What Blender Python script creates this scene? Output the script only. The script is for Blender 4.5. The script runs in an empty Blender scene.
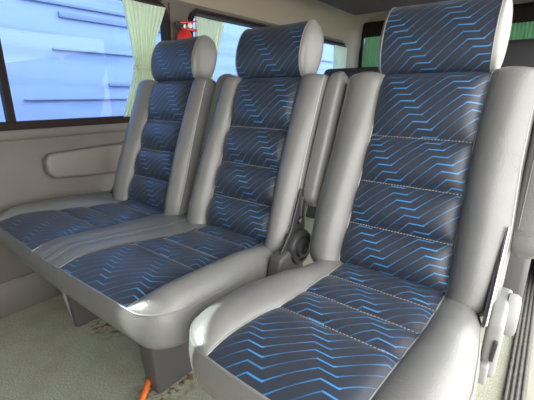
import bpy, bmesh, math, random
from math import sin, cos, pi, sqrt, radians
from mathutils import Vector, Matrix
random.seed(4)
SC = bpy.context.scene
COL = SC.collection

# ------------------------------------------------------------------ camera
cam_d = bpy.data.cameras.new('camera'); cam = bpy.data.objects.new('camera', cam_d); COL.objects.link(cam)
cam.location = (1.1994, -0.7447, 0.8607)
yaw, pit = 0.6666, 0.2897
cam.rotation_euler = (pi/2 - pit, 0, yaw)
cam_d.sensor_width = 36; cam_d.lens = 357.9/534*36; cam_d.clip_start = 0.01
SC.camera = cam

# ------------------------------------------------------------------ world, sun, exposure
w = bpy.data.worlds.new('sky'); SC.world = w; w.use_nodes = True
bg = w.node_tree.nodes['Background']; bg.inputs[1].default_value = 1.0
# hazy sky: bright white haze over the open-door side, bluer and dimmer on the other
_t = w.node_tree; _tc = _t.nodes.new('ShaderNodeTexCoord'); _sp = _t.nodes.new('ShaderNodeSeparateXYZ'); _rp = _t.nodes.new('ShaderNodeValToRGB')
_mr = _t.nodes.new('ShaderNodeMapRange'); _mr.inputs[1].default_value = -1; _mr.inputs[2].default_value = 1
_t.links.new(_tc.outputs['Generated'], _sp.inputs[0]); _t.links.new(_sp.outputs[0], _mr.inputs[0]); _t.links.new(_mr.outputs[0], _rp.inputs[0]); _t.links.new(_rp.outputs[0], bg.inputs[0])
_e = _rp.color_ramp.elements; _e[0].position = .30; _e[0].color = (1.0, 1.2, 1.6, 1); _e[1].position = .74; _e[1].color = (5.1, 5.1, 5.0, 1)
_m = _rp.color_ramp.elements.new(.55); _m.color = (.80, .88, .98, 1)
sun_d = bpy.data.lights.new('sun', 'SUN'); sun = bpy.data.objects.new('sun', sun_d); COL.objects.link(sun)
sun_d.energy = 16.0; sun_d.angle = 0.004; sun_d.color = (1, .80, .50)
SUN_DIR = Vector((1.0, 0.50, -0.68))
sun.rotation_euler = SUN_DIR.to_track_quat('-Z', 'Y').to_euler()
sun.location = (-6, -2, 5)
SC.view_settings.view_transform = 'Standard'; SC.view_settings.look = 'None'
SC.view_settings.exposure = 0.52; SC.view_settings.gamma = 1; SC.view_settings.use_curve_mapping = False

# ------------------------------------------------------------------ materials
def mat(name, col, rough=.5, metal=0., noise=0., nscale=200., bump=0., bscale=400., spec=.5, coat=0., var=0., vscale=5.):
    m = bpy.data.materials.new(name); m.use_nodes = True; nt = m.node_tree; b = nt.nodes['Principled BSDF']
    b.inputs['Base Color'].default_value = (*col, 1); b.inputs['Roughness'].default_value = rough
    b.inputs['Metallic'].default_value = metal; b.inputs['Specular IOR Level'].default_value = spec
    b.inputs['Coat Weight'].default_value = coat
    tc = nt.nodes.new('ShaderNodeTexCoord')
    if noise or var:
        n = nt.nodes.new('ShaderNodeTexNoise'); n.inputs['Scale'].default_value = nscale if noise else vscale; n.inputs['Detail'].default_value = 4
        nt.links.new(tc.outputs['Object'], n.inputs['Vector'])
        a = noise or var
        r = nt.nodes.new('ShaderNodeMapRange'); r.inputs[1].default_value = .3; r.inputs[2].default_value = .7
        r.inputs[3].default_value = 1-a; r.inputs[4].default_value = 1+a
        nt.links.new(n.outputs['Fac'], r.inputs[0])
        x = nt.nodes.new('ShaderNodeVectorMath'); x.operation = 'SCALE'; x.inputs[0].default_value = col
        nt.links.new(r.outputs[0], x.inputs['Scale']); nt.links.new(x.outputs[0], b.inputs['Base Color'])
    if bump:
        n2 = nt.nodes.new('ShaderNodeTexNoise'); n2.inputs['Scale'].default_value = bscale; n2.inputs['Detail'].default_value = 3
        nt.links.new(tc.outputs['Object'], n2.inputs['Vector'])
        bp = nt.nodes.new('ShaderNodeBump'); bp.inputs['Strength'].default_value = bump; bp.inputs['Distance'].default_value = .002
        nt.links.new(n2.outputs['Fac'], bp.inputs['Height']); nt.links.new(bp.outputs[0], b.inputs['Normal'])
    return m

def grain(m):
    """soft creases of worn vinyl under the fine grain"""
    nt = m.node_tree; b = nt.nodes['Principled BSDF']; old = b.inputs['Normal'].links[0].from_socket
    tc = nt.nodes.new('ShaderNodeTexCoord'); v = nt.nodes.new('ShaderNodeTexVoronoi'); v.feature = 'DISTANCE_TO_EDGE'; v.inputs['Scale'].default_value = 38
    n = nt.nodes.new('ShaderNodeTexNoise'); n.inputs['Scale'].default_value = 12; n.inputs['Detail'].default_value = 5
    x = nt.nodes.new('ShaderNodeVectorMath'); x.operation = 'ADD'; sc_ = nt.nodes.new('ShaderNodeVectorMath'); sc_.operation = 'SCALE'; sc_.inputs['Scale'].default_value = .08
    nt.links.new(n.outputs['Color'], sc_.inputs[0]); nt.links.new(tc.outputs['Object'], x.inputs[0]); nt.links.new(sc_.outputs[0], x.inputs[1]); nt.links.new(x.outputs[0], v.inputs['Vector'])
    r = nt.nodes.new('ShaderNodeMapRange'); r.inputs[1].default_value = 0; r.inputs[2].default_value = .05; nt.links.new(v.outputs['Distance'], r.inputs[0])
    n2 = nt.nodes.new('ShaderNodeTexNoise'); n2.inputs['Scale'].default_value = 9; nt.links.new(tc.outputs['Object'], n2.inputs['Vector'])
    k = nt.nodes.new('ShaderNodeMapRange'); k.inputs[1].default_value = .5; k.inputs[2].default_value = .68; k.inputs[4].default_value = .30; nt.links.new(n2.outputs['Fac'], k.inputs[0])
    bp = nt.nodes.new('ShaderNodeBump'); bp.inputs['Distance'].default_value = .0015
    nt.links.new(k.outputs[0], bp.inputs['Strength']); nt.links.new(r.outputs[0], bp.inputs['Height']); nt.links.new(old, bp.inputs['Normal']); nt.links.new(bp.outputs[0], b.inputs['Normal'])

def fabric_mat():
    m = bpy.data.materials.new('zigzag_fabric'); m.use_nodes = True; nt = m.node_tree; b = nt.nodes['Principled BSDF']
    L = nt.links.new
    def M(op, a, c=None, d=None):
        n = nt.nodes.new('ShaderNodeMath'); n.operation = op
        for i, v in enumerate((a, c, d)):
            if v is None: continue
            if isinstance(v, (int, float)): n.inputs[i].default_value = v
            else: L(v, n.inputs[i])
        return n.outputs[0]
    uv = nt.nodes.new('ShaderNodeUVMap'); uv.uv_map = 'UVMap'
    sp = nt.nodes.new('ShaderNodeSeparateXYZ'); L(uv.outputs[0], sp.inputs[0])
    U, V = sp.outputs[0], sp.outputs[1]
    p = .0160; P = .1447; fl = .031
    Us = M('ADD', U, M('MULTIPLY', V, .78))
    t = M('FLOORED_MODULO', Us, P)
    rise = M('MULTIPLY', M('MAXIMUM', M('SUBTRACT', t, fl), 0.), 4*p/(P-fl))
    q = M('DIVIDE', M('SUBTRACT', V, rise), p)
    fr = M('ABSOLUTE', M('SUBTRACT', M('FRACT', q), .5))      # .5 at line? shift so 0 = line
    row = M('FLOOR', q)
    r3 = M('FLOORED_MODULO', row, 3.)
    flat = M('LESS_THAN', t, fl+.004)
    # distance from the middle of the rising stroke (0 at flats, 1 mid way)
    mid = M('SUBTRACT', 1., M('ABSOLUTE', M('SUBTRACT', M('MULTIPLY', M('DIVIDE', M('SUBTRACT', t, fl), P-fl), 2.), 1.)))
    mid = M('MAXIMUM', mid, 0.)
    wid = M('MULTIPLY_ADD', flat, .030, M('MULTIPLY_ADD', mid, -.022, .064))
    line = M('LESS_THAN', fr, wid)
    # brightness
    dim = M('MULTIPLY_ADD', M('LESS_THAN', r3, .5), -.35, 1.)
    br = M('MULTIPLY', M('MULTIPLY_ADD', mid, -.42, .74), dim)
    br = M('ADD', br, M('MULTIPLY', flat, .2))
    # woven dots
    wv = nt.nodes.new('ShaderNodeTexNoise'); wv.inputs['Scale'].default_value = 900; wv.inputs['Detail'].default_value = 1
    L(uv.outputs[0], wv.inputs['Vector'])
    br2 = M('MULTIPLY', br, M('MULTIPLY_ADD', wv.outputs['Fac'], .9, .5))
    fac = M('MULTIPLY', line, M('MINIMUM', br2, 1.))
    mx = nt.nodes.new('ShaderNodeMix'); mx.data_type = 'RGBA'
    L(fac, mx.inputs[0]); mx.inputs[6].default_value = (.023, .029, .044, 1); mx.inputs[7].default_value = (.038, .205, .47, 1)
    L(mx.outputs[2], b.inputs['Base Color'])
    b.inputs['Roughness'].default_value = .38; b.inputs['Specular IOR Level'].default_value = .5; b.inputs['Sheen Weight'].default_value = .05; b.inputs['Sheen Roughness'].default_value = .5
    bp = nt.nodes.new('ShaderNodeBump'); bp.inputs['Strength'].default_value = .35; bp.inputs['Distance'].default_value = .001
    L(wv.outputs['Fac'], bp.inputs['Height']); L(bp.outputs[0], b.inputs['Normal'])
    return m

def glass_mat(name, tint, refl=.012):
    m = bpy.data.materials.new(name); m.use_nodes = True; nt = m.node_tree
    for n in list(nt.nodes):
        if n.type == 'BSDF_PRINCIPLED': nt.nodes.remove(n)
    out = [n for n in nt.nodes if n.type == 'OUTPUT_MATERIAL'][0]
    t = nt.nodes.new('ShaderNodeBsdfTransparent'); t.inputs[0].default_value = (*tint, 1)
    g = nt.nodes.new('ShaderNodeBsdfGlossy'); g.inputs['Roughness'].default_value = .02
    x = nt.nodes.new('ShaderNodeMixShader'); x.inputs[0].default_value = refl
    nt.links.new(t.outputs[0], x.inputs[1]); nt.links.new(g.outputs[0], x.inputs[2]); nt.links.new(x.outputs[0], out.inputs[0])
    return m

def cloth_mat(name, col, trans):
    m = mat(name, col, .8, noise=.08, nscale=60); nt = m.node_tree
    out = [n for n in nt.nodes if n.type == 'OUTPUT_MATERIAL'][0]; b = nt.nodes['Principled BSDF']
    t = nt.nodes.new('ShaderNodeBsdfTranslucent'); t.inputs[0].default_value = (*col, 1)
    x = nt.nodes.new('ShaderNodeMixShader'); x.inputs[0].default_value = trans
    nt.links.new(b.outputs[0], x.inputs[1]); nt.links.new(t.outputs[0], x.inputs[2]); nt.links.new(x.outputs[0], out.inputs[0])
    return m

def carpet_mat():
    m = mat('carpet', (.30, .31, .245), .95, bump=1., bscale=260, spec=.1); nt = m.node_tree; b = nt.nodes['Principled BSDF']
    tc = nt.nodes.new('ShaderNodeTexCoord')
    def noise(s, d=4):
        n = nt.nodes.new('ShaderNodeTexNoise'); n.inputs['Scale'].default_value = s; n.inputs['Detail'].default_value = d
        nt.links.new(tc.outputs['Object'], n.inputs['Vector']); return n.outputs['Fac']
    def ramp(src, a, c, lo, hi):
        r = nt.nodes.new('ShaderNodeMapRange'); r.inputs[1].default_value = a; r.inputs[2].default_value = c
        r.inputs[3].default_value = lo; r.inputs[4].default_value = hi; nt.links.new(src, r.inputs[0]); return r.outputs[0]
    def mix(f, a, c):
        x = nt.nodes.new('ShaderNodeMix'); x.data_type = 'RGBA'; nt.links.new(f, x.inputs[0])
        for s, v in ((6, a), (7, c)):
            if isinstance(v, tuple): x.inputs[s].default_value = (*v, 1)
            else: nt.links.new(v, x.inputs[s])
        return x.outputs[2]
    c1 = mix(ramp(noise(220), .3, .7, 0, 1), (.25, .265, .205), (.46, .47, .375))
    c1 = mix(ramp(noise(9), .45, .75, 0, .45), c1, (.24, .22, .15))
    # rusty dirt round the feet of the bench
    dirt = None
    for (x, y, rx, ry) in ((-.02, -.18, .09, .07), (.40, -.22, .075, .11), (-.14, -.18, .05, .03), (-.2, -.12, .05, .03)):
        mp = nt.nodes.new('ShaderNodeMapping'); mp.vector_type = 'TEXTURE'
        mp.inputs['Location'].default_value = (x, y, 0); mp.inputs['Scale'].default_value = (rx, ry, 1)
        nt.links.new(tc.outputs['Object'], mp.inputs['Vector'])
        ln = nt.nodes.new('ShaderNodeVectorMath'); ln.operation = 'LENGTH'; nt.links.new(mp.outputs[0], ln.inputs[0])
        r = ramp(ln.outputs['Value'], .55, 1.3, 1, 0)
        if dirt is None: dirt = r
        else:
            a = nt.nodes.new('ShaderNodeMath'); a.operation = 'MAXIMUM'; nt.links.new(dirt, a.inputs[0]); nt.links.new(r, a.inputs[1]); dirt = a.outputs[0]
    a = nt.nodes.new('ShaderNodeMath'); a.operation = 'MULTIPLY'; nt.links.new(dirt, a.inputs[0]); nt.links.new(ramp(noise(45, 6), .46, .62, 0, 1), a.inputs[1])
    c2 = mix(a.outputs[0], c1, (.13, .065, .028))
    nt.links.new(c2, b.inputs['Base Color'])
    return m

VINYL = mat('grey_vinyl', (.155, .154, .148), .33, bump=.35, bscale=300, spec=.5, var=.05, vscale=14)
grain(VINYL)
FAB = fabric_mat()
PIPE = mat('pale_piping', (.33, .325, .31), .45)
DPIPE = mat('grey_piping', (.17, .17, .165), .45)
THREAD = mat('thread', (.36, .345, .32), .8)
WALL = mat('wall_plastic', (.122, .108, .094), .6, bump=.12, bscale=500, var=.04, vscale=6)
WALL_LOW = mat('lower_wall_plastic', (.140, .126, .116), .62, bump=.12, bscale=500, var=.05, vscale=8)
HEAD = mat('headliner', (.30, .265, .205), .8, bump=.1, bscale=300)
HEADD = mat('dark_duct_plastic', (.10, .078, .058), .9, spec=.15)
ARMW = mat('wall_armrest_plastic', (.175, .160, .140), .45, bump=.1)
RUBBER = mat('black_rubber', (.018, .013, .011), .7, spec=.2)
BLACK = mat('black_plastic', (.028, .028, .029), .4)
DARKP = mat('dark_grey_plastic', (.070, .068, .066), .45)
LIGHTP = mat('light_grey_plastic', (.22, .22, .215), .42)
MIDP = mat('mid_grey_plastic', (.24, .24, .24), .4)
STEEL = mat('steel', (.5, .5, .5), .3, metal=1)
DARKSEAT = mat('charcoal_cloth', (.030, .031, .034), .8, bump=.3)
CURT = cloth_mat('green_curtain_cloth', (.88, .95, .80), .62)
CURT2 = cloth_mat('deep_green_curtain_cloth', (.36, .60, .36), .45)
RED = mat('red_enamel', (.62, .02, .02), .3, coat=.4)
WHITE = mat('white_plastic', (.7, .68, .66), .4)
ORANGE = mat('orange_rubber', (.80, .16, .03), .45)
CARPET = carpet_mat()
GLASS = glass_mat('blue_tinted_glass', (.70, .82, 1.0))
ALU = mat('sill_plastic', (.10, .095, .085), .6, noise=.25, nscale=60)
BEIGE = mat('beige_plastic', (.42, .40, .35), .5)
CONC = mat('sunny_concrete', (.55, .53, .48), .9, noise=.1, nscale=3)
def facade_mat():
    m = mat('blue_cladding', (.42, .52, .74), .7); nt = m.node_tree; b = nt.nodes['Principled BSDF']
    tc = nt.nodes.new('ShaderNodeTexCoord'); mp = nt.nodes.new('ShaderNodeMapping'); mp.inputs['Scale'].default_value = (.6, .45, 5.5)
    nt.links.new(tc.outputs['Object'], mp.inputs['Vector'])
    n = nt.nodes.new('ShaderNodeTexNoise'); n.inputs['Scale'].default_value = 1.4; n.inputs['Detail'].default_value = 3
    nt.links.new(mp.outputs[0], n.inputs['Vector'])
    r = nt.nodes.new('ShaderNodeValToRGB'); e = r.color_ramp.elements
    e[0].position = .3; e[0].color = (.15, .20, .33, 1); e[1].position = .52; e[1].color = (.205, .265, .40, 1)
    nt.links.new(n.outputs['Fac'], r.inputs[0]); nt.links.new(r.outputs[0], b.inputs['Base Color'])
    return m
FACADE = facade_mat()
SLATM = mat('dark_blue_slat', (.125, .165, .26), .6)

# ------------------------------------------------------------------ helpers
ORG = Vector((0, 0, 0))
def mk(name, verts, faces, m, parent=None, uv=None, smooth=True, sharp=None, mi=None):
    me = bpy.data.meshes.new(name)
    org = ORG if parent is not None else Vector((0, 0, 0))
    me.from_pydata([tuple(Vector(v)-org) for v in verts], [], faces); me.materials.append(m) if not isinstance(m, (list, tuple)) else [me.materials.append(q) for q in m]
    if uv:
        l = me.uv_layers.new(name='UVMap')
        for lp in me.loops: l.data[lp.index].uv = uv[lp.vertex_index]
    if mi:
        for p_, i_ in zip(me.polygons, mi): p_.material_index = i_
    me.polygons.foreach_set('use_smooth', [smooth]*len(me.polygons)); me.update()
    if sharp: me.set_sharp_from_angle(angle=radians(sharp))
    o = bpy.data.objects.new(name, me); COL.objects.link(o)
    if parent is not None: o.parent = parent
    return o
class B:
    def __init__(s): s.v = []; s.f = []
    def add(s, V, F):
        n = len(s.v); s.v += [tuple(v) for v in V]; s.f += [tuple(i+n for i in f) for f in F]; return s
    def box(s, x0, x1, y0, y1, z0, z1):
        V = [(x, y, z) for x in (x0, x1) for y in (y0, y1) for z in (z0, z1)]
        return s.add(V, [(0, 1, 3, 2), (4, 6, 7, 5), (0, 4, 5, 1), (2, 3, 7, 6), (0, 2, 6, 4), (1, 5, 7, 3)])
    def tube(s, pts, r, n=8, cap=True):
        pts = [Vector(p) for p in pts]; V = []; F = []; m = len(pts)
        ref = None
        for i, p in enumerate(pts):
            t = (pts[min(i+1, m-1)]-pts[max(i-1, 0)]).normalized()
            if ref is None: ref = t.orthogonal().normalized()
            ref = (ref - t*ref.dot(t)).normalized(); bb = t.cross(ref)
            rr = r[i] if isinstance(r, (list, tuple)) else r
            for k in range(n): V.append(p+ref*cos(2*pi*k/n)*rr+bb*sin(2*pi*k/n)*rr)
        for i in range(m-1):
            for k in range(n): F.append((i*n+k, i*n+(k+1) % n, (i+1)*n+(k+1) % n, (i+1)*n+k))
        if cap: F.append(tuple(range(n))[::-1]); F.append(tuple((m-1)*n+k for k in range(n)))
        return s.add(V, F)
    def lathe(s, c, axis, prof, n=24):
        ax = Vector(axis).normalized(); a = ax.orthogonal().normalized(); b = ax.cross(a); c = Vector(c); V = []; F = []
        for (r, h) in prof:
            for k in range(n): V.append(c+ax*h+a*cos(2*pi*k/n)*r+b*sin(2*pi*k/n)*r)
        for i in range(len(prof)-1):
            for k in range(n): F.append((i*n+k, i*n+(k+1) % n, (i+1)*n+(k+1) % n, (i+1)*n+k))
        F.append(tuple(range(n))[::-1]); F.append(tuple((len(prof)-1)*n+k for k in range(n)))
        return s.add(V, F)
    def prism(s, poly, ax, a0, a1):
        """poly of 2D points extruded along axis ax (0: (y,z), 1: (x,z), 2: (x,y))"""
        def P(q, h): return {0: (h, q[0], q[1]), 1: (q[0], h, q[1]), 2: (q[0], q[1], h)}[ax]
        n = len(poly); V = [P(q, a0) for q in poly]+[P(q, a1) for q in poly]
        F = [tuple(range(n))[::-1], tuple(range(n, 2*n))]+[(i, (i+1) % n, n+(i+1) % n, n+i) for i in range(n)]
        return s.add(V, F)
    def done(s, name, m, parent=None, bevel=0, smooth=True, sharp=40, seg=2, **k):
        o = mk(name, s.v, s.f, m, parent, smooth=smooth, sharp=sharp, **k)
        bm = bmesh.new(); bm.from_mesh(o.data); bmesh.ops.recalc_face_normals(bm, faces=bm.faces)
        if bevel:
            ed = [e for e in bm.edges if len(e.link_faces) == 2 and e.calc_face_angle(0) > .5]
            bmesh.ops.bevel(bm, geom=ed, offset=bevel, segments=seg, profile=.5, affect='EDGES', clamp_overlap=True)
            for f in bm.faces: f.smooth = True
        bm.to_mesh(o.data); bm.free()
        if bevel: o.data.set_sharp_from_angle(angle=radians(50))
        return o
def thing(name, label, cat, loc=(0, 0, 0), group=None):
    o = bpy.data.objects.new(name, None); COL.objects.link(o); o.location = loc; o.empty_display_size = .1
    return tag(o, label, cat, group)
def tag(o, label=None, cat=None, group=None, kind=None):
    if label: o['label'] = label
    if cat: o['category'] = cat
    if group: o['group'] = group
    if kind: o['kind'] = kind
    return o
def struct(o): o['kind'] = 'structure'; return o
def interp(pts, x):
    if x <= pts[0][0]: return pts[0][1]
    for (a, va), (b, vb) in zip(pts, pts[1:]):
        if x <= b:
            t = (x-a)/(b-a); t = t*t*(3-2*t) if False else t
            return va+(vb-va)*t
    return pts[-1][1]
def sm(pts, x, h=.02):
    return (interp(pts, x-h)+interp(pts, x)*2+interp(pts, x+h))/4
def grid(nr, nc):
    return [(i*nc+j, i*nc+j+1, (i+1)*nc+j+1, (i+1)*nc+j) for i in range(nr-1) for j in range(nc-1)]
def dashes(b, pts, r, dash=.0045, gap=.0028):
    """short threads along a polyline"""
    pts = [Vector(p) for p in pts]; L = [0]
    for a, c in zip(pts, pts[1:]): L.append(L[-1]+(c-a).length)
    def at(s):
        for i in range(len(pts)-1):
            if s <= L[i+1] or i == len(pts)-2:
                t = (s-L[i])/max(L[i+1]-L[i], 1e-9); return pts[i].lerp(pts[i+1], min(t, 1))
    s = 0
    while s+dash < L[-1]:
        b.tube([at(s), at(s+dash)], r, 5); s += dash+gap

# ------------------------------------------------------------------ the van shell
XL, XR, YF, YR, ZC = -.40, 1.33, -3.3, 2.6, 1.52
b = B().box(XL-.03, 1.275, YF, YR, -.05, 0)
struct(b.done('floor', CARPET, smooth=False))
# left wall: lower panel, upper strip with window openings
b = B(); b.box(XL-.05, XL+.006, YF, YR, 0, .145); b.box(XL-.05, XL+.004, YF, YR, .149, .688); b.box(XL-.05, XL-.002, YF, YR, .14, .70)
b.box(XL-.05, XL+.004, YF, YR, .692, .728)
struct(b.done('wall_left', WALL_LOW, bevel=.002, seg=1))
# (y0,y1,z0,z1) of each window opening
WZ0, WZ1 = .748, 1.272
WINS = [(-1.35, .478), (.632, 1.42), (1.56, 2.42)]
def rr(y0, y1, z0, z1, r, n=6):
    P = []
    for (cy, cz, a) in ((y1-r, z1-r, 0), (y0+r, z1-r, pi/2), (y0+r, z0+r, pi), (y1-r, z0+r, 3*pi/2)):
        for k in range(n+1): P.append((cy+r*cos(a+pi/2*k/n), cz+r*sin(a+pi/2*k/n)))
    return P
def panel_with_hole(b, x, xo, R, H, r):
    inn = rr(*H, r); n = len(inn); m = n//4
    out = []
    for q, (cy, cz) in enumerate(((R[1], R[3]), (R[0], R[3]), (R[0], R[2]), (R[1], R[2]))):
        for k in range(m):
            y, z = inn[q*m+k]
            if k == m//2: out.append((cy, cz))
            elif (k < m//2) == (q in (0, 2)): out.append((cy, z))
            else: out.append((y, cz))
    V = [(x, *p) for p in inn]+[(x, *p) for p in out]+[(xo, *p) for p in inn]+[(xo, *p) for p in out]
    F = []
    for i in range(n):
        j = (i+1) % n
        F += [(i, j, n+j, n+i), (2*n+i, 3*n+i, 3*n+j, 2*n+j), (i, 2*n+i, 2*n+j, j), (n+i, n+j, 3*n+j, 3*n+i)]
    b.add(V, F)
b = B(); ys = [YF, .555, 1.49, YR]
for (y0, y1), a, c in zip(WINS, ys, ys[1:]): panel_with_hole(b, XL, XL-.05, (a, c, .728, 1.31), (y0, y1, WZ0, WZ1), .06)
struct(b.done('wall_left_upper', WALL, smooth=False))
# cove between wall and ceiling
prof = [(XL, 1.31), (XL+.004, 1.345), (XL+.025, 1.40), (XL+.07, 1.452), (XL+.14, 1.49), (XL+.24, 1.512), (XL+.36, ZC), (1.1, ZC)]
prof += [(1.2, 1.512), (1.27, 1.49), (1.31, 1.44), (XR, 1.38), (XR, 1.33)]
outer = [(x*1.0+(-.05 if x < .3 else .05), z+.05) for x, z in prof]
V = [(x, y, z) for y in (YF, YR) for (x, z) in prof+outer[::-1]]; n = len(prof)*2
F = [tuple(range(n))[::-1], tuple(range(n, 2*n))]+[(i, (i+1) % n, n+(i+1) % n, n+i) for i in range(n)]
struct(B().add(V, F).done('ceiling', HEAD, sharp=50))
# windows on the left
def window(i, y0, y1, divider=None):
    fr = B(); O = rr(y0-.014, y1+.014, WZ0-.020, WZ1+.014, .07, 8); I = rr(y0+.012, y1-.012, WZ0+.010, WZ1-.012, .052, 8); n = len(O)
    ring = [(O, XL-.002), (O, XL+.010), ([(a*.5+c*.5, d*.5+e*.5) for (a, d), (c, e) in zip(O, I)], XL+.013), (I, XL+.008), (I, XL-.03)]
    V = [(x, *p) for R, x in ring for p in R]; F = []
    for k in range(len(ring)-1):
        for j in range(n): F.append((k*n+j, k*n+(j+1) % n, (k+1)*n+(j+1) % n, (k+1)*n+j))
    fr.add(V, F)
    if divider: fr.box(XL-.03, XL+.006, divider-.012, divider+.012, WZ0, WZ1)
    o = struct(fr.done('window_%d' % i, RUBBER, sharp=60))
    g = B().box(XL-.026, XL-.021, y0+.005, y1-.005, WZ0+.004, WZ1-.004).done('glass', GLASS, o, smooth=False)
    # curtain rail above the opening
    r = B(); r.tube([(XL+.018, y0+.03, 1.262), (XL+.018, y1-.03, 1.262)], .006); r.tube([(XL+.02, y0+.03, 1.285), (XL+.02, y1-.03, 1.285)], .004)
    r.done('curtain_rail', BLACK, o)
    return o
window(1, *WINS[0], divider=-.258); window(2, *WINS[1]); window(3, *WINS[2])
# pillar trims
b = B().prism([(.494, .75), (.616, .75), (.612, 1.29), (.498, 1.29)], 0, XL, XL+.012)
struct(b.done('trim_1', WALL, bevel=.004))
# rear wall and rear window
RW = (-.31, 1.12, .95, 1.455)
inn = rr(*RW, .05); 
b = B(); tmp = B(); panel_with_hole(tmp, YR-.02, YR+.03, (XL, XR, .0, 1.56), RW, .05)
b.add([(p[1], p[0], p[2]) for p in tmp.v], tmp.f)
wr = struct(b.done('wall_rear', HEAD, smooth=False))
b = B(); O = rr(RW[0]-.02, RW[1]+.02, RW[2]-.02, RW[3]+.012, .06, 8); I = rr(RW[0]+.015, RW[1]-.015, RW[2]+.012, RW[3]-.012, .045, 8); n = len(O)
V = [(p[0], y, p[1]) for R, y in ((O, YR-.03), (I, YR-.03), (I, YR)) for p in R]; F = [(k*n+j, k*n+(j+1) % n, (k+1)*n+(j+1) % n, (k+1)*n+j) for k in range(2) for j in range(n)]
rw = struct(b.add(V, F).done('window_4', RUBBER))
B().box(RW[0]+.004, RW[1]-.004, YR+.004, YR+.009, RW[2]+.004, RW[3]-.004).done('glass', GLASS, rw, smooth=False)
tag(B().box(RW[0]+.02, RW[1]-.02, YR-.065, YR-.035, 1.335, 1.44).done('roller_blind', RUBBER, bevel=.01), 'dark rolled blind across the top of the rear window', 'blind')
# rear corner pillar, left
V = []; 
for z in (.7, 1.2, 1.42, 1.56):
    k = 1.0+.5*max(0, (z-1.2)/.36)
    for a in range(7):
        t = a/6*pi/2
        V.append((XL+.002+.085*k*(1-cos(t)), YR-.025-.20*(1-sin(t))*1.0, z))
F = grid(4, 7); V2 = V+[(XL-.01, YR-.03, z) for z in (.7, 1.56)]
struct(mk('trim_2', V, F, HEAD))
# right side: rear quarter, pillars, lower body (sliding door stands open in front)
b = B(); tmp = B(); panel_with_hole(tmp, XR, XR+.05, (1.15, YR, .0, 1.36), (1.3, 2.42, .78, 1.27), .05)
b.add(tmp.v, tmp.f)
struct(b.done('wall_right', WALL, smooth=False))
b = B().box(XR, XR+.05, YF, -1.25, 0, 1.36)
struct(b.done('wall_right_front', WALL, smooth=False))
# front: dash and lower bulkhead under the windscreen
b = B().box(XL, XR, YF-.05, YF, 0, .8); b.box(XL, XL+.08, YF-.05, YF, .8, 1.5); b.box(XR-.08, XR, YF-.05, YF, .8, 1.5); b.box(XL, XR, YF-.05, YF, 1.42, 1.55)
struct(b.done('wall_front', WALL, smooth=False))
# door sill: ridged rubber strip and beige step edge
b = B().box(1.224, 1.276, -1.2, 2.1, -.02, .010)
for x in (1.229, 1.242, 1.255, 1.268): b.box(x-.0038, x+.0038, -1.2, 2.1, .010, .014)
struct(b.done('trim_3', ALU, bevel=.001, seg=1))
b = B().box(1.276, 1.34, -1.2, 1.15, -.05, -.004); b.box(1.276, 1.34, -1.2, .42, -.004, .002)
struct(b.done('trim_4', BEIGE, bevel=.003))
# dark air duct across the rear ceiling
b = B(); P = [(1.28, ZC), (1.30, 1.455), (1.34, 1.425), (1.98, 1.418), (2.02, 1.43), (2.06, ZC)]
b.prism([(y, z) for y, z in P], 0, -.12, 1.12)
o = b.done('air_duct', HEADD, bevel=.012, seg=3); tag(o, 'dark brown air duct housing across the ceiling over the rear seats', 'air duct')

# ------------------------------------------------------------------ outside
struct(B().box(-14, 14, -14, 14, -.62, -.52).done('ground', CONC, smooth=False))
fb = thing('building', 'pale blue clad building seen through the left van windows', 'building', (-2.5, 2, -.52)); ORG = Vector((-2.5, 2, -.52))
B().box(-3.2, -2.5, -1.932, 9, -.52, 3.9).done('wall', FACADE, fb, smooth=False)
random.seed(11)
for (z, y0, y1, h) in ((1.62, .6, 2.2, .03), (1.52, .9, 2.3, .05), (1.24, .8, 2.3, .016), (.93, 1.3, 2.1, .03), (.80, .5, 1.5, .010), (1.1, 3, 6, .02), (1.45, 3.5, 7, .02)):
    B().box(-2.5, -2.47, y0, y1, z, z+h).done('slat', SLATM, fb, bevel=.004)

# ------------------------------------------------------------------ seats
TH = math.atan2(.177, .47)
VH = Vector((0, sin(TH), cos(TH))); NH = Vector((0, -cos(TH), sin(TH)))
def BP(cx, oy, u, v, wv): return Vector((cx, oy, .44))+Vector((1, 0, 0))*u+VH*v+NH*wv
VB, VT = -.030, .512
SEAMS = (.002, .114, .226, .345)
EDG = [VB, *SEAMS, VT]
def Wo(v):
    w_ = interp([(-.03, .214), (.06, .219), (.16, .218), (.30, .209), (.512, .204)], v)
    r = .055; d = v-VB
    if d < r: w_ -= r-sqrt(max(r*r-(r-d)**2, 0))
    r = .022; d = VT-v
    if d < r: w_ -= r-sqrt(max(r*r-(r-d)**2, 0))
    return w_
def Ui(v): return .122+.009*max(0, 1-v/.35)-.004*sin(pi*min(max(v/.5, 0), 1))-.010*max(0, (.02-v)/.065)
def endroll(v):
    o = 0
    for d, R in ((VT-v, .030), (v-VB, .035)):
        if d < R: o += R*.8*(1-sqrt(max(1-(1-d/R)**2, 0)))
    return o
def h_ins(u, v):
    for a, c in zip(EDG, EDG[1:]):
        if a <= v <= c+1e-9:
            t = (v-a)/(c-a)*2-1; bul = (1-abs(t)**2.6)
            if c-a < .06: bul *= .35
            break
    e = 1-abs(u/Ui(v))**7
    return -.013+.024*bul*(.35+.65*e)-.004*(1-e)-endroll(v)*.9
def amp(v): return interp([(VB, .020), (.05, .032), (.2, .034), (.4, .022), (VT, .014)], v)
def h_bol(t, v):
    return -.013*(1-t)**3+.004*t+amp(v)*.86*max(0, sin(pi*t**.82))**.72-endroll(v)-.006*t**4
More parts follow.
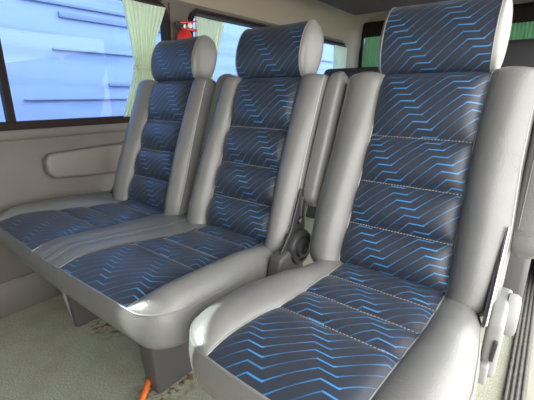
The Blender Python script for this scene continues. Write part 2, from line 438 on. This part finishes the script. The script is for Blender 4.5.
def vrows():
    R = [VB+.028*(1-cos(pi/2*k/8)) for k in range(9)]
    for a, c in zip([R[-1], *SEAMS[0:]], [*SEAMS, VT-.03]):
        if c <= a: continue
        n = max(2, int((c-a)/.0105)); R += [a+(c-a)*(.5-.5*cos(pi*k/n)) for k in range(1, n+1)]
    R += [VT-.03+.03*sin(pi/2*k/6) for k in range(1, 7)]
    # make sure seams are rows
    for s in SEAMS: R.append(s); R += [s-.0025, s+.0025]
    return sorted(set(round(r, 5) for r in R))
ROWS = vrows()
def make_back(root, cx, oy, uvo, kl=0, kr=0, bl=0, br_=0):
    def P(u, v, wv):
        a = Ui(min(max(v, VB), VT))
        if abs(u) > a: 
            q = min(1, max(0, v/.5)); k = kr*q+br_*(1-q) if u > 0 else kl*q+bl*(1-q)
            u = (1 if u > 0 else -1)*(a+(abs(u)-a)*(1+k))
        return BP(cx, oy, u, v, wv)
    nb, ni = 14, 22; nr = len(ROWS)
    # gusset + rear shell = the backrest body
    rim = []
    bw = lambda s, v: (s*Wo(v), h_bol(1, v))
    for v in ROWS: rim.append((Wo(v), v, h_bol(1, v)))
    top = []
    for j in range(1, 16):
        u = Wo(VT)*(1-2*j/16); top.append((u, VT, h_bol(1, VT) if abs(u) > Ui(VT) else h_bol(1, VT)))
    L = rim+top+[(-a, b_, c) for a, b_, c in rim[::-1]]
    bot = [(-Wo(VB)*(1-2*j/16), VB, h_bol(1, VB)) for j in range(1, 16)]
    L = L+bot; n = len(L)
    prof = [(0, 0), (.003, .010), (.0055, .028), (.0055, .050), (.002, .066), (-.008, .076), (-.03, .080)]
    V = []; cc = Vector((0, .23))
    for off, dep in prof:
        for (u, v, wv) in L:
            d = Vector((u/ .2, (v-.233)/.28)); 
            du = off*(1 if u > 0 else -1)*min(1, abs(u)/.15); dv = off*max(-1, min(1, ((v-.233)/.2)**5))
            base = wv*(1-min(1, dep/.02)) + (-.006)*min(1, dep/.02)
            V.append(P(u+du, v+dv, base-dep))
    F = [(k*n+j, k*n+(j+1) % n, (k+1)*n+(j+1) % n, (k+1)*n+j) for k in range(len(prof)-1) for j in range(n)]
    F.append(tuple((len(prof)-1)*n+j for j in range(n)))
    bm_o = mk('backrest', V, F, VINYL, root)
    # backing just behind the front pads keeps it closed
    # bolsters
    for s in (-1, 1):
        V = []; 
        for v in ROWS:
            for j in range(nb+1):
                t = .5-.5*cos(pi*j/nb); u = Ui(v)+(Wo(v)-Ui(v))*t
                V.append(P(s*u, v, h_bol(t, v)))
        F = grid(nr, nb+1)
        F = F if s > 0 else [f[::-1] for f in F]
        mk('side_bolster', V, F, VINYL, bm_o)
    V = []; uv = []
    for v in ROWS:
        for j in range(ni+1):
            t = j/ni*2-1; t = sin(t*pi/2)*.55+t*.45; u = Ui(v)*t
            V.append(P(u, v, h_ins(u, v))); uv.append((u+uvo[0], v+uvo[1]))
    ins = mk('fabric_insert', V, grid(nr, ni+1), FAB, bm_o, uv=uv)
    for s_ in SEAMS:
        st = B(); dashes(st, [P(Ui(s_)*(k/12*2-1)*.985, s_-.0022, h_ins(Ui(s_)*(k/12*2-1)*.98, s_-.0022)+.0006) for k in range(13)], .00075)
        st.done('stitching', THREAD, ins)
    side = [q for q in rim]+[q for q in top if q[0] > .10]
    for s in (-1, 1):
        pp = B(); pp.tube([P(s*a, b_, c-.0005) for a, b_, c in side], .0017, 8); pp.done('piping', PIPE, bm_o)
        pp = B(); pp.tube([P(s*Ui(v), v, h_bol(0, v)+.0015) for v in ROWS], .0010, 6); pp.done('insert_piping', PIPE, ins)
    return bm_o
def make_headrest(root, cx, oy, uvo, k_=1.):
    cv, cw = .594+.05*(k_-1), -.040; av, aw = .088*k_, .060*k_; hw = .124
    P = lambda u, v, wv: BP(cx-.007, oy, u, v, wv)
    N = 44
    def ring(u, s, k=1.):
        R = []
        for j in range(N):
            a = 2*pi*j/N; ca, sa = cos(a), sin(a); e = 2/2.35
            dv = av*s*abs(sa)**e*(1 if sa >= 0 else -1); dw = aw*s*abs(ca)**e*(1 if ca >= 0 else -1)
            if dv < 0: dw *= 1-.10*(-dv/av)
            R.append((u, cv+dv, cw+dw))
        return R
    sc = lambda u: .975+.030*(u/hw)**2-.02*(u/hw)**10
    cols = [hw*sin(pi/2*(k/9-1)) if k < 9 else hw*sin(pi/2*(k-9)/9) for k in range(19)]
    # pad with fabric
    V = []; uv = []; ns = len(cols)
    for u in cols:
        r_ = ring(u, sc(u)); r_ = r_+[r_[0]]
        # start the loop at the back (a = pi)
        h = N//2; r_ = r_[h:N]+r_[:h+1]
        L = 0; ls = [0]
        for a, c in zip(r_, r_[1:]): ls.append(ls[-1]+Vector(a[1:]).__sub__(Vector(c[1:])).length)
        m = len(ls)
        for q, l in zip(r_, ls): V.append(P(*q)); uv.append((u+uvo[0], l+uvo[1]))
    F = [(i*m+j, i*m+j+1, (i+1)*m+j+1, (i+1)*m+j) for i in range(ns-1) for j in range(m-1)]
    hr = mk('headrest', V, F, FAB, root, uv=uv)
    for s in (-1, 1):
        V = []; ks = 8; c = .017
        for k in range(ks+1):
            a = k/ks*pi/2; u = hw+c*sin(a); q = sc(hw)*max(cos(a), .02)**.62
            V += [P(s*x, y, z) for x, y, z in ring(u, q)]
        F = [(i*N+j, i*N+(j+1) % N, (i+1)*N+(j+1) % N, (i+1)*N+j) for i in range(ks) for j in range(N)]
        F.append(tuple(ks*N+j for j in range(N)))
        F = [f[::-1] for f in F] if s > 0 else F
        cap = mk('end_cap', V, F, VINYL, hr)
        R = ring(hw, sc(hw)+.008); pp = B(); pp.tube([P(s*x, y, z) for x, y, z in R+R[:1]], .0016, 6, cap=False); pp.done('piping', DPIPE, hr)
    for s in (-1, 1): po = B(); po.tube([P(s*.055, .49, -.05), P(s*.055, .545, -.045)], .006, 8); po.done('headrest_post', BLACK, hr)
def make_armrest(root, cx, oy, v0, v1, w0=-.012, w1=-.095, hx=.029):
    """armrest folded up beside the backrest"""
    P = lambda u, v, wv: BP(cx, oy, u, v, wv)
    c = (w0+w1)/2; hh = (w0-w1)/2; V = []; n = 28; prof = []
    L = v1-v0
    for k in range(25):
        t = k/24; v = v0+L*(.5-.5*cos(pi*t)); d0, d1 = v-v0, v1-v; s = 1
        for d, r in ((d0, .03), (d1, .045)):
            if d < r: s *= max(.06, 1-(1-d/r)**2)**.5
        prof.append((v, s))
    for v, s in prof:
        for j in range(n):
            a = 2*pi*j/n; ca, sa = cos(a), sin(a); e = .55
            V.append(P(hx*(.35+.65*s)*s**.3*abs(ca)**e*(1 if ca > 0 else -1), v, c+hh*s*abs(sa)**e*(1 if sa > 0 else -1)))
    m = len(prof)
    F = [(i*n+j, i*n+(j+1) % n, (i+1)*n+(j+1) % n, (i+1)*n+j) for i in range(m-1) for j in range(n)]+[tuple(range(n))[::-1], tuple((m-1)*n+j for j in range(n))]
    o = B().add(V, F).done('armrest', VINYL, root, sharp=80)
    ww = w0+.0005
    for v in (v0+.045, v0+.052):
        st = B()
        pts = [P(hx*1.004*x, v, ww if abs(x) < .8 else ww-.004) for x in (-.9, -.6, 0, .6, .9)]; st.tube(pts, .0008, 5); st.done('stitching', DPIPE, o)
    st = B(); st.tube([P(hx*-.55, v0+.055+k*(L-.12)/10, ww-.0004) for k in range(11)], .0008, 5); st.done('stitching', DPIPE, o)
    return o

def make_cushion(root, secs, xl, xr, yb, yf, rl, rr_, zbot, bow, uvo, seams=(-.04, -.14, -.22), bandseams=()):
    """secs: list of (kind, left(y), right(y)); outline from xl(y) to xr(y), front at yf with corner radii rl, rr_"""
    RIM = .420
    # rows from back to front, clustered at the front corners
    rows = [yb+(yf+.10-yb)*k/26 for k in range(27)]
    rows += [yf+.10*(1-sin(pi/2*k/16)) for k in range(1, 17)]
    for s in seams: rows += [s-.003, s, s+.003]
    rows = sorted(set(round(r, 5) for r in rows), reverse=True)
    def XL_(y):
        d = y-yf; x = interp(xl, y)
        if d < rl: x += rl-sqrt(max(rl*rl-(rl-d)**2, 0))
        return x
    def XR_(y):
        d = y-yf; x = interp(xr, y)
        if d < rr_: x -= rr_-sqrt(max(rr_*rr_-(rr_-d)**2, 0))
        return x
    def ysh(x, y):
        a, c = interp(xl, y), interp(xr, y); t = (x-(a+c)/2)/((c-a)/2)
        return y-bow*(1-t*t)*min(1, max(0, (yb-y)/(yb-yf)))**2
    def froll(y):
        d = y-yf; return -.020*(1-min(1, d/.09))**2.2
    def ztop(kind, t, y, side):
        z = .443+froll(y); ff = min(1, max(0, (y-yf)/.075))**.5
        fb = 1-.75*min(1, max(0, (y+.10)/.08))
        if kind == 'insert':
            E = [yb, *seams, yf]; bul = 0
            for a, c in zip(E, E[1:]):
                if c <= y <= a:
                    q = (y-c)/(a-c)*2-1; bul = 1-abs(q)**4
                    if a-c > .15: bul = 1-max(0, q)**8-0*q
                    break
            e = 1-abs(2*t-1)**8
            z += (-.006+.011*bul*(.3+.7*e)-.003*(1-e))*ff
        elif kind == 'band':
            z += ff*.006*max(0, 1-abs(2*t-1)**3)**.6-.003
            for s in bandseams: z -= .0035*math.exp(-((t-s)/.03)**2)
        else:
            # side bolster: t=0 inner, t=1 rim
            z += -.008*(1-t)**4*ff+ff*fb*.018*max(0, sin(pi*t**.85))**.75-(z-RIM)*t**5*ff
        return z
    body = None
    nrow = len(rows); objs = []; RL = []; RR = []
    res = []
    for idx, (kind, fl, fr) in enumerate(secs):
        nc = 16 if kind == 'bolster' else 24
        V = []; uv = []; g = []
        for y in rows:
            lo, hi = XL_(y), XR_(y)
            a = lo if fl is None else min(max(interp(fl, y), lo+.002*(idx+1)), hi-.002*(len(secs)-idx))
            c = hi if fr is None else max(min(interp(fr, y), hi-.002*(len(secs)-idx)), lo+.002*(idx+1))
            # smooth the section edges
            if fl is not None: a = min(max(sm(fl, y, .03), lo+.002), hi-.002)
            if fr is not None: c = min(max(sm(fr, y, .03), lo+.002), hi-.002)
            for j in range(nc+1):
                t = j/nc; t = .5-.5*cos(pi*t) if kind != 'insert' else t
                x = a+(c-a)*t
                tt = t if fl is not None else 1-t
                z = ztop(kind, tt if kind == 'bolster' else t, y, 0)
                # edges of the outline fall to the rim
                de = min(x-lo, hi-x)
                yy = ysh(x, y)
                dr = y-yf
                if y < yf+.10: pass
                V.append((x, yy, z)); uv.append((x+uvo[0], yy+uvo[1]))
        res.append((kind, V, uv, nc))
    first, last = res[0], res[-1]
    nL = first[3]+1; nR = last[3]+1
    left = [Vector(first[1][i*nL]) for i in range(nrow)]; right = [Vector(last[1][i*nR+nR-1]) for i in range(nrow)]
    front = []
    for kind, V, uv, nc in res: front += [Vector(v) for v in V[(nrow-1)*(nc+1):(nrow)*(nc+1)]]
    fl_ = [front[0]]
    for p in front[1:]:
        if (p-fl_[-1]).length > .0015: fl_.append(p)
    back = []
    for kind, V, uv, nc in res: back += [Vector(v) for v in V[:nc+1]]
    bk = [back[0]]
    for p in back[1:]:
        if (p-bk[-1]).length > .0015: bk.append(p)
    loop = left+fl_[1:-1]+right[::-1]+bk[::-1][1:-1]
    n = len(loop); c0 = Vector(((interp(xl, -.2)+interp(xr, -.2))/2, (yb+yf)/2, 0))
    # outward normals of the loop
    nor = []
    for i in range(n):
        t = loop[(i+2) % n]-loop[i-2]; q = Vector((t.y, -t.x, 0))
        if q.length < 1e-6: q = loop[i]-c0
        q.z = 0; q.normalize()
        if q.dot(loop[i]-c0) < 0: q = -q
        nor.append(q)
    prof = [(0, 0), (.004, .12), (.006, .3), (.004, .55), (-.004, .8), (-.014, .95), (-.026, 1.0)]
    V = []
    for o_, f in prof:
        for p, q in zip(loop, nor): V.append(Vector((p.x+q.x*o_, p.y+q.y*o_, p.z+(zbot-p.z)*f)))
    F = [(k*n+j, k*n+(j+1) % n, (k+1)*n+(j+1) % n, (k+1)*n+j) for k in range(len(prof)-1) for j in range(n)]
    F.append(tuple((len(prof)-1)*n+j for j in range(n)))
    body = B().add(V, F).done('seat_cushion', VINYL, root, sharp=70)
    for idx, (kind, V, uv, nc) in enumerate(res):
        nm = {'bolster': 'side_bolster', 'band': 'center_band', 'insert': 'fabric_insert'}[kind]
        F = [f[::-1] for f in grid(nrow, nc+1)]
        o = mk(nm, V, F, FAB if kind == 'insert' else VINYL, body, uv=uv if kind == 'insert' else None)
        def line(jj, dz=.0012): return [Vector(V[i*(nc+1)+jj])+Vector((0, 0, dz)) for i in range(nrow)]
        if kind == 'insert':
            for j_ in (0, nc): pp = B(); pp.tube(line(j_, .0004), .0010, 6); pp.done('insert_piping', PIPE, o)
            for s in seams:
                st = B()
                i = min(range(nrow), key=lambda k: abs(rows[k]-s))
                dashes(st, [Vector(V[i*(nc+1)+j])+Vector((0, .001, .0008)) for j in range(nc+1)], .0008); st.done('stitching', THREAD, o)
        if kind == 'band':
            for s in bandseams:
                st = B(); j = min(range(nc+1), key=lambda k: abs((.5-.5*cos(pi*k/nc))-s)); st.tube(line(j, .0001), .0007, 5); st.done('stitching', DPIPE, o)
    pp = B(); lp = left+fl_[1:-1]+right[::-1]; pp.tube([p+Vector((0, 0, -.0005)) for p in lp], .0026, 8); pp.done('piping', DPIPE, body)
    return body, loop, nor

# --- the bench for two
bench = thing('bench_seat', 'two-place grey vinyl bench seat with blue zigzag fabric, beside the window wall', 'van seat', (.12, -.1, 0))
ORG = Vector((.12, -.1, 0))
i1L = [(-.42, -.285), (-.32, -.270), (-.22, -.225), (-.13, -.165), (0, -.125)]
i1R = [(-.42, .075), (-.34, .073), (-.20, .103), (0, .125)]
i2L = [(-.42, .250), (-.36, .246), (-.27, .262), (-.18, .305), (-.08, .345), (0, .35)]
i2R = [(-.42, .550), (-.35, .563), (-.2, .568), (0, .585)]
make_cushion(bench, [('bolster', None, i1L), ('insert', i1L, i1R), ('band', i1R, i2L), ('insert', i2L, i2R), ('bolster', i2R, None)],
             [(-.4, -.385), (.05, -.385)], [(-.4, .652), (-.2, .658), (0, .650)], .05, -.405, .13, .075, .325, .012, (.03, .02), bandseams=(.42, .66))
for cx, uvo, *k in ((0, (.31, .07), .16, -.12, .08, -.12), (.47, (.02, .0), -.27, 0, -.03, -.22)):
    make_back(bench, cx, 0, uvo, *k); make_headrest(bench, cx, 0, (uvo[0]+.04, uvo[1]+.3))
make_armrest(bench, .235, 0, .045, .548, w0=-.030, w1=-.125, hx=.027)
make_armrest(bench, .699, .0, .14, .530, hx=.0245)
# side recliner of the bench
b = B(); b.prism([(-.045, .34), (.08, .34), (.085, .44), (.082, .60), (.060, .61), (.015, .50), (-.03, .45)], 0, .680, .686)
br = b.done('recliner_bracket', BLACK, bench, bevel=.002)
b = B(); b.prism([(.062, .53), (.068, .53), (.070, .585), (.065, .586)], 0, .686, .689); b.done('slot_rail', STEEL, br)
b = B(); b.lathe((.686, .052, .520), (1, 0, 0), [(.010, 0), (.010, .008), (.007, .011)], 16); b.done('knob', BLACK, br)
b = B(); b.lathe((.686, .045, .445), (1, 0, 0), [(.052, 0), (.052, .012), (.047, .020), (.038, .022), (.036, .016), (.029, .016), (.027, .026), (.018, .028), (.016, .020), (.006, .020)], 36)
b.done('recliner_cover', BLACK, bench)
b = B(); b.prism([(-.09, .30), (.0, .30), (.06, .40), (.02, .455), (-.05, .44)], 0, .660, .70); b.done('recliner_housing', DARKP, bench, bevel=.008)
b = B(); b.tube([(.675, -.03, .40), (.677, -.02, .43), (.677, .0, .462), (.676, .012, .49)], .004, 8); b.done('cable', BLACK, bench)
# under-frame and pedestals
b = B(); b.box(-.33, .60, -.30, -.26, .29, .335); b.box(-.33, .60, .0, .04, .29, .335); b.box(-.33, -.29, -.30, .04, .29, .335); b.box(.56, .60, -.30, .04, .29, .335)
b.done('seat_frame', BLACK, bench, bevel=.004)
def pedestal(xa, xb, m, ribs=True):
    b = B(); q = [(-.275, 0), (.10, 0), (.14, .32), (-.30, .32)]
    V = []; n = 4
    for (x, k) in ((xa, 0), (xb, 0)):
        for (y, z) in q:
            sh = -.012*(z/.32) if x == xa else .022*(z/.32)
            V.append((x+sh, y, z))
    F = [(0, 1, 2, 3), (7, 6, 5, 4)]+[(i, (i+1) % 4+0, 4+(i+1) % 4, 4+i) for i in range(4)]
    b.add(V, F); o = b.done('pedestal_leg', m, bench, bevel=.012, seg=4)
    if ribs:
        r = B()
        for y in (-.15, -.115, -.08): r.add([(xb-.003, y, .01), (xb+.004, y+.005, .01), (xb-.003, y+.012, .01), (xb+.019, y, .31), (xb+.026, y+.005, .31), (xb+.019, y+.012, .31)], [(0, 1, 4, 3), (1, 2, 5, 4), (0, 2, 1), (3, 4, 5), (0, 3, 5, 2)])
        r.done('rib', m, o)
    return o
pedestal(.362, .425, DARKP)
pl = pedestal(-.118, -.088, DARKP, False)
b = B(); b.tube([(-.118, -.300, .32), (-.115, -.285, .12), (-.112, -.272, .03), (-.110, -.255, .006)], .007, 8); b.done('front_edge', LIGHTP, pl)

# --- the single seat
S3 = .95; OY = .028
single = thing('single_seat', 'single grey vinyl seat with blue zigzag fabric, nearest the open door', 'van seat', (S3, -.1, 0))
ORG = Vector((S3, -.1, 0))
sL = [(-.40, .795), (-.26, .806), (-.2, .822), (0, .832)]
sR = [(-.40, 1.055), (-.336, 1.06), (-.215, 1.068), (-.13, 1.075), (0, 1.078)]
make_cushion(single, [('bolster', None, sL), ('insert', sL, sR), ('bolster', sR, None)],
             [(-.4, .706), (-.3, .690), (-.2, .690), (-.05, .745), (.05, .765)], [(-.4, 1.172), (-.2, 1.174), (-.1, 1.167), (0, 1.155), (.05, 1.14)], .06, -.395, .075, .075, .315, .014, (.11, .05), seams=(-.035, -.13, -.215))
make_back(single, S3, OY, (.12, .045), .06, .05); make_headrest(single, S3, OY, (.17, .4), 1.06)
make_armrest(single, 1.199, .03, .118, .545, hx=.034)
b = B(); q = [(-.005, .31), (.02, .295), (.13, .295), (.16, .33), (.16, .43), (.13, .452), (.03, .452), (0, .43)]
b.prism(q, 0, 1.164, 1.194); rc = b.done('recliner_side_cover', LIGHTP, single, bevel=.009, seg=4)
b = B(); b.lathe((1.190, .09, .412), (1, 0, 0), [(.045, 0), (.045, .014), (.040, .021), (.03, .023)], 32); b.done('recliner_boss', LIGHTP, rc)
b = B(); b.prism([(1.180, .350), (1.187, .350), (1.190, .395), (1.183, .397)], 1, -.008, .004); b.done('slot', BLACK, rc, bevel=.001)
b = B(); b.box(1.166, 1.183, -.024, .004, .302, .345); b.done('recliner_lever', MIDP, single, bevel=.004)
b = B(); b.prism([(-.01, .42), (.02, .42), (.092, .60), (.082, .605)], 0, 1.157, 1.162); b.done('recliner_bracket', BLACK, single)
b = B(); b.tube([(1.1645, -.008, .425), (1.1655, .078, .605)], .0028, 8); b.done('recliner_strut', STEEL, single)
b = B(); b.box(.76, 1.13, -.28, .04, .26, .325); b.done('seat_frame', BLACK, single, bevel=.004)
b = B(); b.box(.84, .90, -.24, .06, 0, .27); o = b.done('pedestal_leg', DARKP, single, bevel=.008)
b = B(); b.box(1.03, 1.09, -.10, .06, 0, .27); o = b.done('pedestal_leg', DARKP, single, bevel=.008)

# ------------------------------------------------------------------ things on and around the wall
ORG = Vector((0, 0, 0))
P = []
for (cy, cz, r, a0, a1) in ((-.150, .595, .035, 90, 180), (-.140, .572, .045, 180, 262)):
    for k in range(7): a = radians(a0+(a1-a0)*k/6); P.append((cy+r*cos(a), cz+r*sin(a)))
P += [(.02, .513), (.22, .505), (.22, .642)]
b = B().prism(P, 0, XL+.003, XL+.050)
o = b.done('wall_armrest', ARMW, bevel=.012, seg=4); tag(o, 'long beige-grey armrest pad fixed to the wall under the large window', 'armrest')
# belt anchor at the wall end of the bench
b = B(); b.prism([(.0, .43), (.03, .43), (.045, .468), (.03, .475)], 0, -.262, -.258); b.tube([(-.267, .02, .445), (-.252, .02, .445)], .008)
o = b.done('belt_anchor', BLACK); tag(o, 'small black belt anchor between the wall and the bench backrest', 'seat belt anchor')
# curtains
def curtain(name, xs, yl, yr, npl, m, label, tie=None, amp_=.016, group=None, axis='x', hooks=True, ph=0.):
    """yl, yr: lists of (z, y)"""
    z0, z1 = yl[0][0], yl[-1][0]; V = []; nz = 46; nc = npl*8+1; F = []
    rnd = random.Random(hash(name+label) % 7 if False else len(label))
    ofs = [rnd.uniform(-.6, .6) for _ in range(npl+2)]
    for i in range(nz):
        z = z1+(z0-z1)*i/(nz-1); a, c = sm(yl, z, .02), sm(yr, z, .02)
        w_ = abs(c-a)/max(abs(sm(yr, z1)-sm(yl, z1)), .01)
        for j in range(nc):
            t = j/(nc-1); q = t*npl; k = int(min(q, npl-1e-6)); 
            d = amp_*(1.1-.4*w_)*sin(2*pi*q+ph+ofs[k]*(1-z1+z)*.5)+.004*sin(5*t+z*6+ph)
            y = a+(c-a)*t+.004*sin(2*pi*q*1+1.3+z*3)*(w_)
            if z > z1-.02: d *= .8
            dz = -.004*abs(sin(pi*q)) if i == 0 else 0
            V.append((xs+d, y, z+dz) if axis == 'x' else (y, xs+d, z+dz))
    F = grid(nz, nc)
    V2 = V
    o = mk(name, V2, F, m); sd = o.modifiers.new('thick', 'SOLIDIFY'); sd.thickness = .0015
    o = tag(o, label, 'curtain', group)
    if tie:
        z, h = tie; a, c = sm(yl, z), sm(yr, z); b = B(); R = [(xs+.021*cos(q)*1.0, (a+c)/2+((c-a)/2+.004)*sin(q)) for q in [2*pi*k/28 for k in range(29)]]
        V = [(x, y, z+dz+.02*(y-a)) for dz in (-h/2, h/2) for x, y in R]; n = len(R)
        F = [(j, j+1, n+j+1, n+j) for j in range(n-1)]
        t_ = mk('curtain_tieback', V, F, m, o); sd = t_.modifiers.new('thick', 'SOLIDIFY'); sd.thickness = .004; sd.offset = 1
        bt = B(); bt.lathe((xs+.014, a+.004, z), (.7, -.7, 0), [(.007, 0), (.007, .004), (.004, .006)], 12); bt.done('button', WHITE, t_)
    return o
curtain('window_curtain', XL+.034, [(.755, .180), (.876, .226), (.973, .262), (1.05, .258), (1.255, .232)],
        [(.755, .35), (.876, .36), (.973, .352), (1.05, .37), (1.128, .40), (1.2, .435), (1.255, .462)], 10, CURT,
        'pale green pleated curtain tied back at the rear end of the large window', tie=(.975, .022))
curtain('window_curtain', XL+.034, [(.77, .60), (.96, .62), (1.22, .645), (1.245, .64)], [(.77, .70), (.96, .757), (1.1, .81), (1.245, .86)], 8, CURT,
        'pale green curtain hanging behind the left headrest and the extinguisher')
curtain('window_curtain', XL+.034, [(.77, -1.22), (1.25, -1.22)], [(.77, -.963), (1.25, -.963)], 9, CURT, 'gathered pale green curtain farther forward on the large window')  # unseen curtain added so only a narrow sunbeam reaches the single seat
curtain('window_curtain', XL+.034, [(.77, 2.18), (1.25, 2.15)], [(.77, 2.40), (1.25, 2.40)], 8, CURT, 'pale green curtain on the last side window, beside the rear corner pillar')
curtain('window_curtain', XL+.034, [(.77, -.46), (1.25, -.48)], [(.77, -.305), (1.25, -.31)], 7, CURT, 'pale green curtain at the left image edge, in front of the window divider')
curtain('rear_curtain', YR-.075, [(.98, -.27), (1.338, -.255)], [(.98, .16), (1.338, .18)], 16, CURT2, 'green pleated curtain on the rear window, left of the tall headrest', axis='y')
curtain('rear_curtain', YR-.075, [(.98, .72), (1.338, .70)], [(.98, 1.08), (1.338, 1.08)], 16, CURT2, 'green pleated curtain on the rear window, right of the tall headrest', axis='y')

# fire extinguisher on the pillar
ex = thing('fire_extinguisher', 'small red fire extinguisher on the pillar behind the left headrest', 'fire extinguisher', (-.34, .540, .83)); ORG = Vector((-.34, .572, .81))
ec = Vector((-.34, .572, 0))
b = B(); b.lathe(ec, (0, 0, 1), [(.034, .83), (.040, .845), (.040, 1.105), (.036, 1.128), (.022, 1.145), (.013, 1.15)], 28); b.done('cylinder', RED, ex)
b = B(); b.lathe(ec, (0, 0, 1), [(.012, 1.145), (.012, 1.152), (.016, 1.154), (.016, 1.168), (.010, 1.17)], 16); b.done('valve', STEEL, ex)
b = B(); b.prism([(.545, 1.170), (.60, 1.176), (.652, 1.192), (.652, 1.199), (.60, 1.187), (.545, 1.182)], 0, -.349, -.331); b.done('squeeze_handle', RED, ex, bevel=.003)
b = B(); b.prism([(.56, 1.144), (.645, 1.144), (.655, 1.156), (.63, 1.158), (.56, 1.158)], 0, -.349, -.331); b.done('carry_handle', RED, ex, bevel=.003)
b = B(); b.lathe((-.326, .598, 1.165), (1, -.5, 0), [(.013, 0), (.013, .010), (.011, .012)], 18); b.done('gauge', WHITE, ex)
b = B(); b.lathe((-.335, .562, 1.165), (0, -1, 0), [(.008, 0), (.008, .02), (.014, .022), (.014, .04), (.010, .043)], 16); b.done('nozzle', BLACK, ex)
b = B(); b.box(XL+.012, XL+.022, .555, .59, .9, 1.1); b.lathe((-.34, .572, 0), (0, 0, 1), [(.0415, .99), (.0425, .992), (.0425, 1.008), (.0415, 1.01)], 28); b.done('bracket', BLACK, ex)
ORG = Vector((0, 0, 0))

# orange hose on the floor
b = B(); pts = [(.30, -.05, .012), (.315, -.14, .011), (.335, -.215, .012), (.372, -.268, .030), (.395, -.300, .024), (.430, -.350, .012), (.48, -.42, .011), (.52, -.55, .011), (.50, -.8, .011)]
def catmull(P_, n=6):
    P_ = [Vector(p) for p in P_]; Q = [P_[0]*2-P_[1]]+P_+[P_[-1]*2-P_[-2]]; O_ = []
    for i in range(1, len(Q)-2):
        for k in range(n):
            t = k/n; O_.append(.5*((2*Q[i])+(Q[i+1]-Q[i-1])*t+(2*Q[i-1]-5*Q[i]+4*Q[i+1]-Q[i+2])*t*t+(3*Q[i]-Q[i-1]-3*Q[i+1]+Q[i+2])*t**3))
    return O_+[P_[-1]]
b.tube(catmull(pts), .009, 12); o = b.done('hose', ORANGE); tag(o, 'bright orange hose on the carpet by the near bench foot', 'hose')

# rear bench (dark), behind
rb = thing('rear_bench_seat', 'charcoal rear bench with low backs, behind the blue seats', 'van seat', (.38, 1.75, 0)); ORG = Vector((.38, 1.75, 0))
b = B(); b.box(-.34, 1.10, 1.30, 1.80, .30, .44); b.done('seat_cushion', DARKSEAT, rb, bevel=.03, seg=4)
for cx, h in ((-.09, -.045), (.38, -.045), (.85, .07)):
    b = B(); b.prism([(1.76, .42), (1.90, .42), (2.01, 1.05+h), (1.975, 1.095+h), (1.92, 1.09+h), (1.885, 1.05+h)], 0, cx-.225, cx+.225); b.done('backrest', DARKSEAT, rb, bevel=.03, seg=4)
b = B(); b.box(-.28, 1.04, 1.36, 1.74, 0, .30); b.done('pedestal', DARKP, rb, bevel=.01)
ORG = Vector((0, 0, 0))
# wheel arch cover beyond the door sill
b = B(); b.prism([(.76, 0), (.765, .20), (.82, .31), (.92, .37), (1.22, .38), (1.40, .3), (1.48, .0)], 0, 1.12, 1.222)
o = b.done('wheel_arch_cover', DARKP, bevel=.02, seg=4); tag(o, 'grey moulded wheel arch cover behind the single seat, past the door sill', 'wheel arch cover')
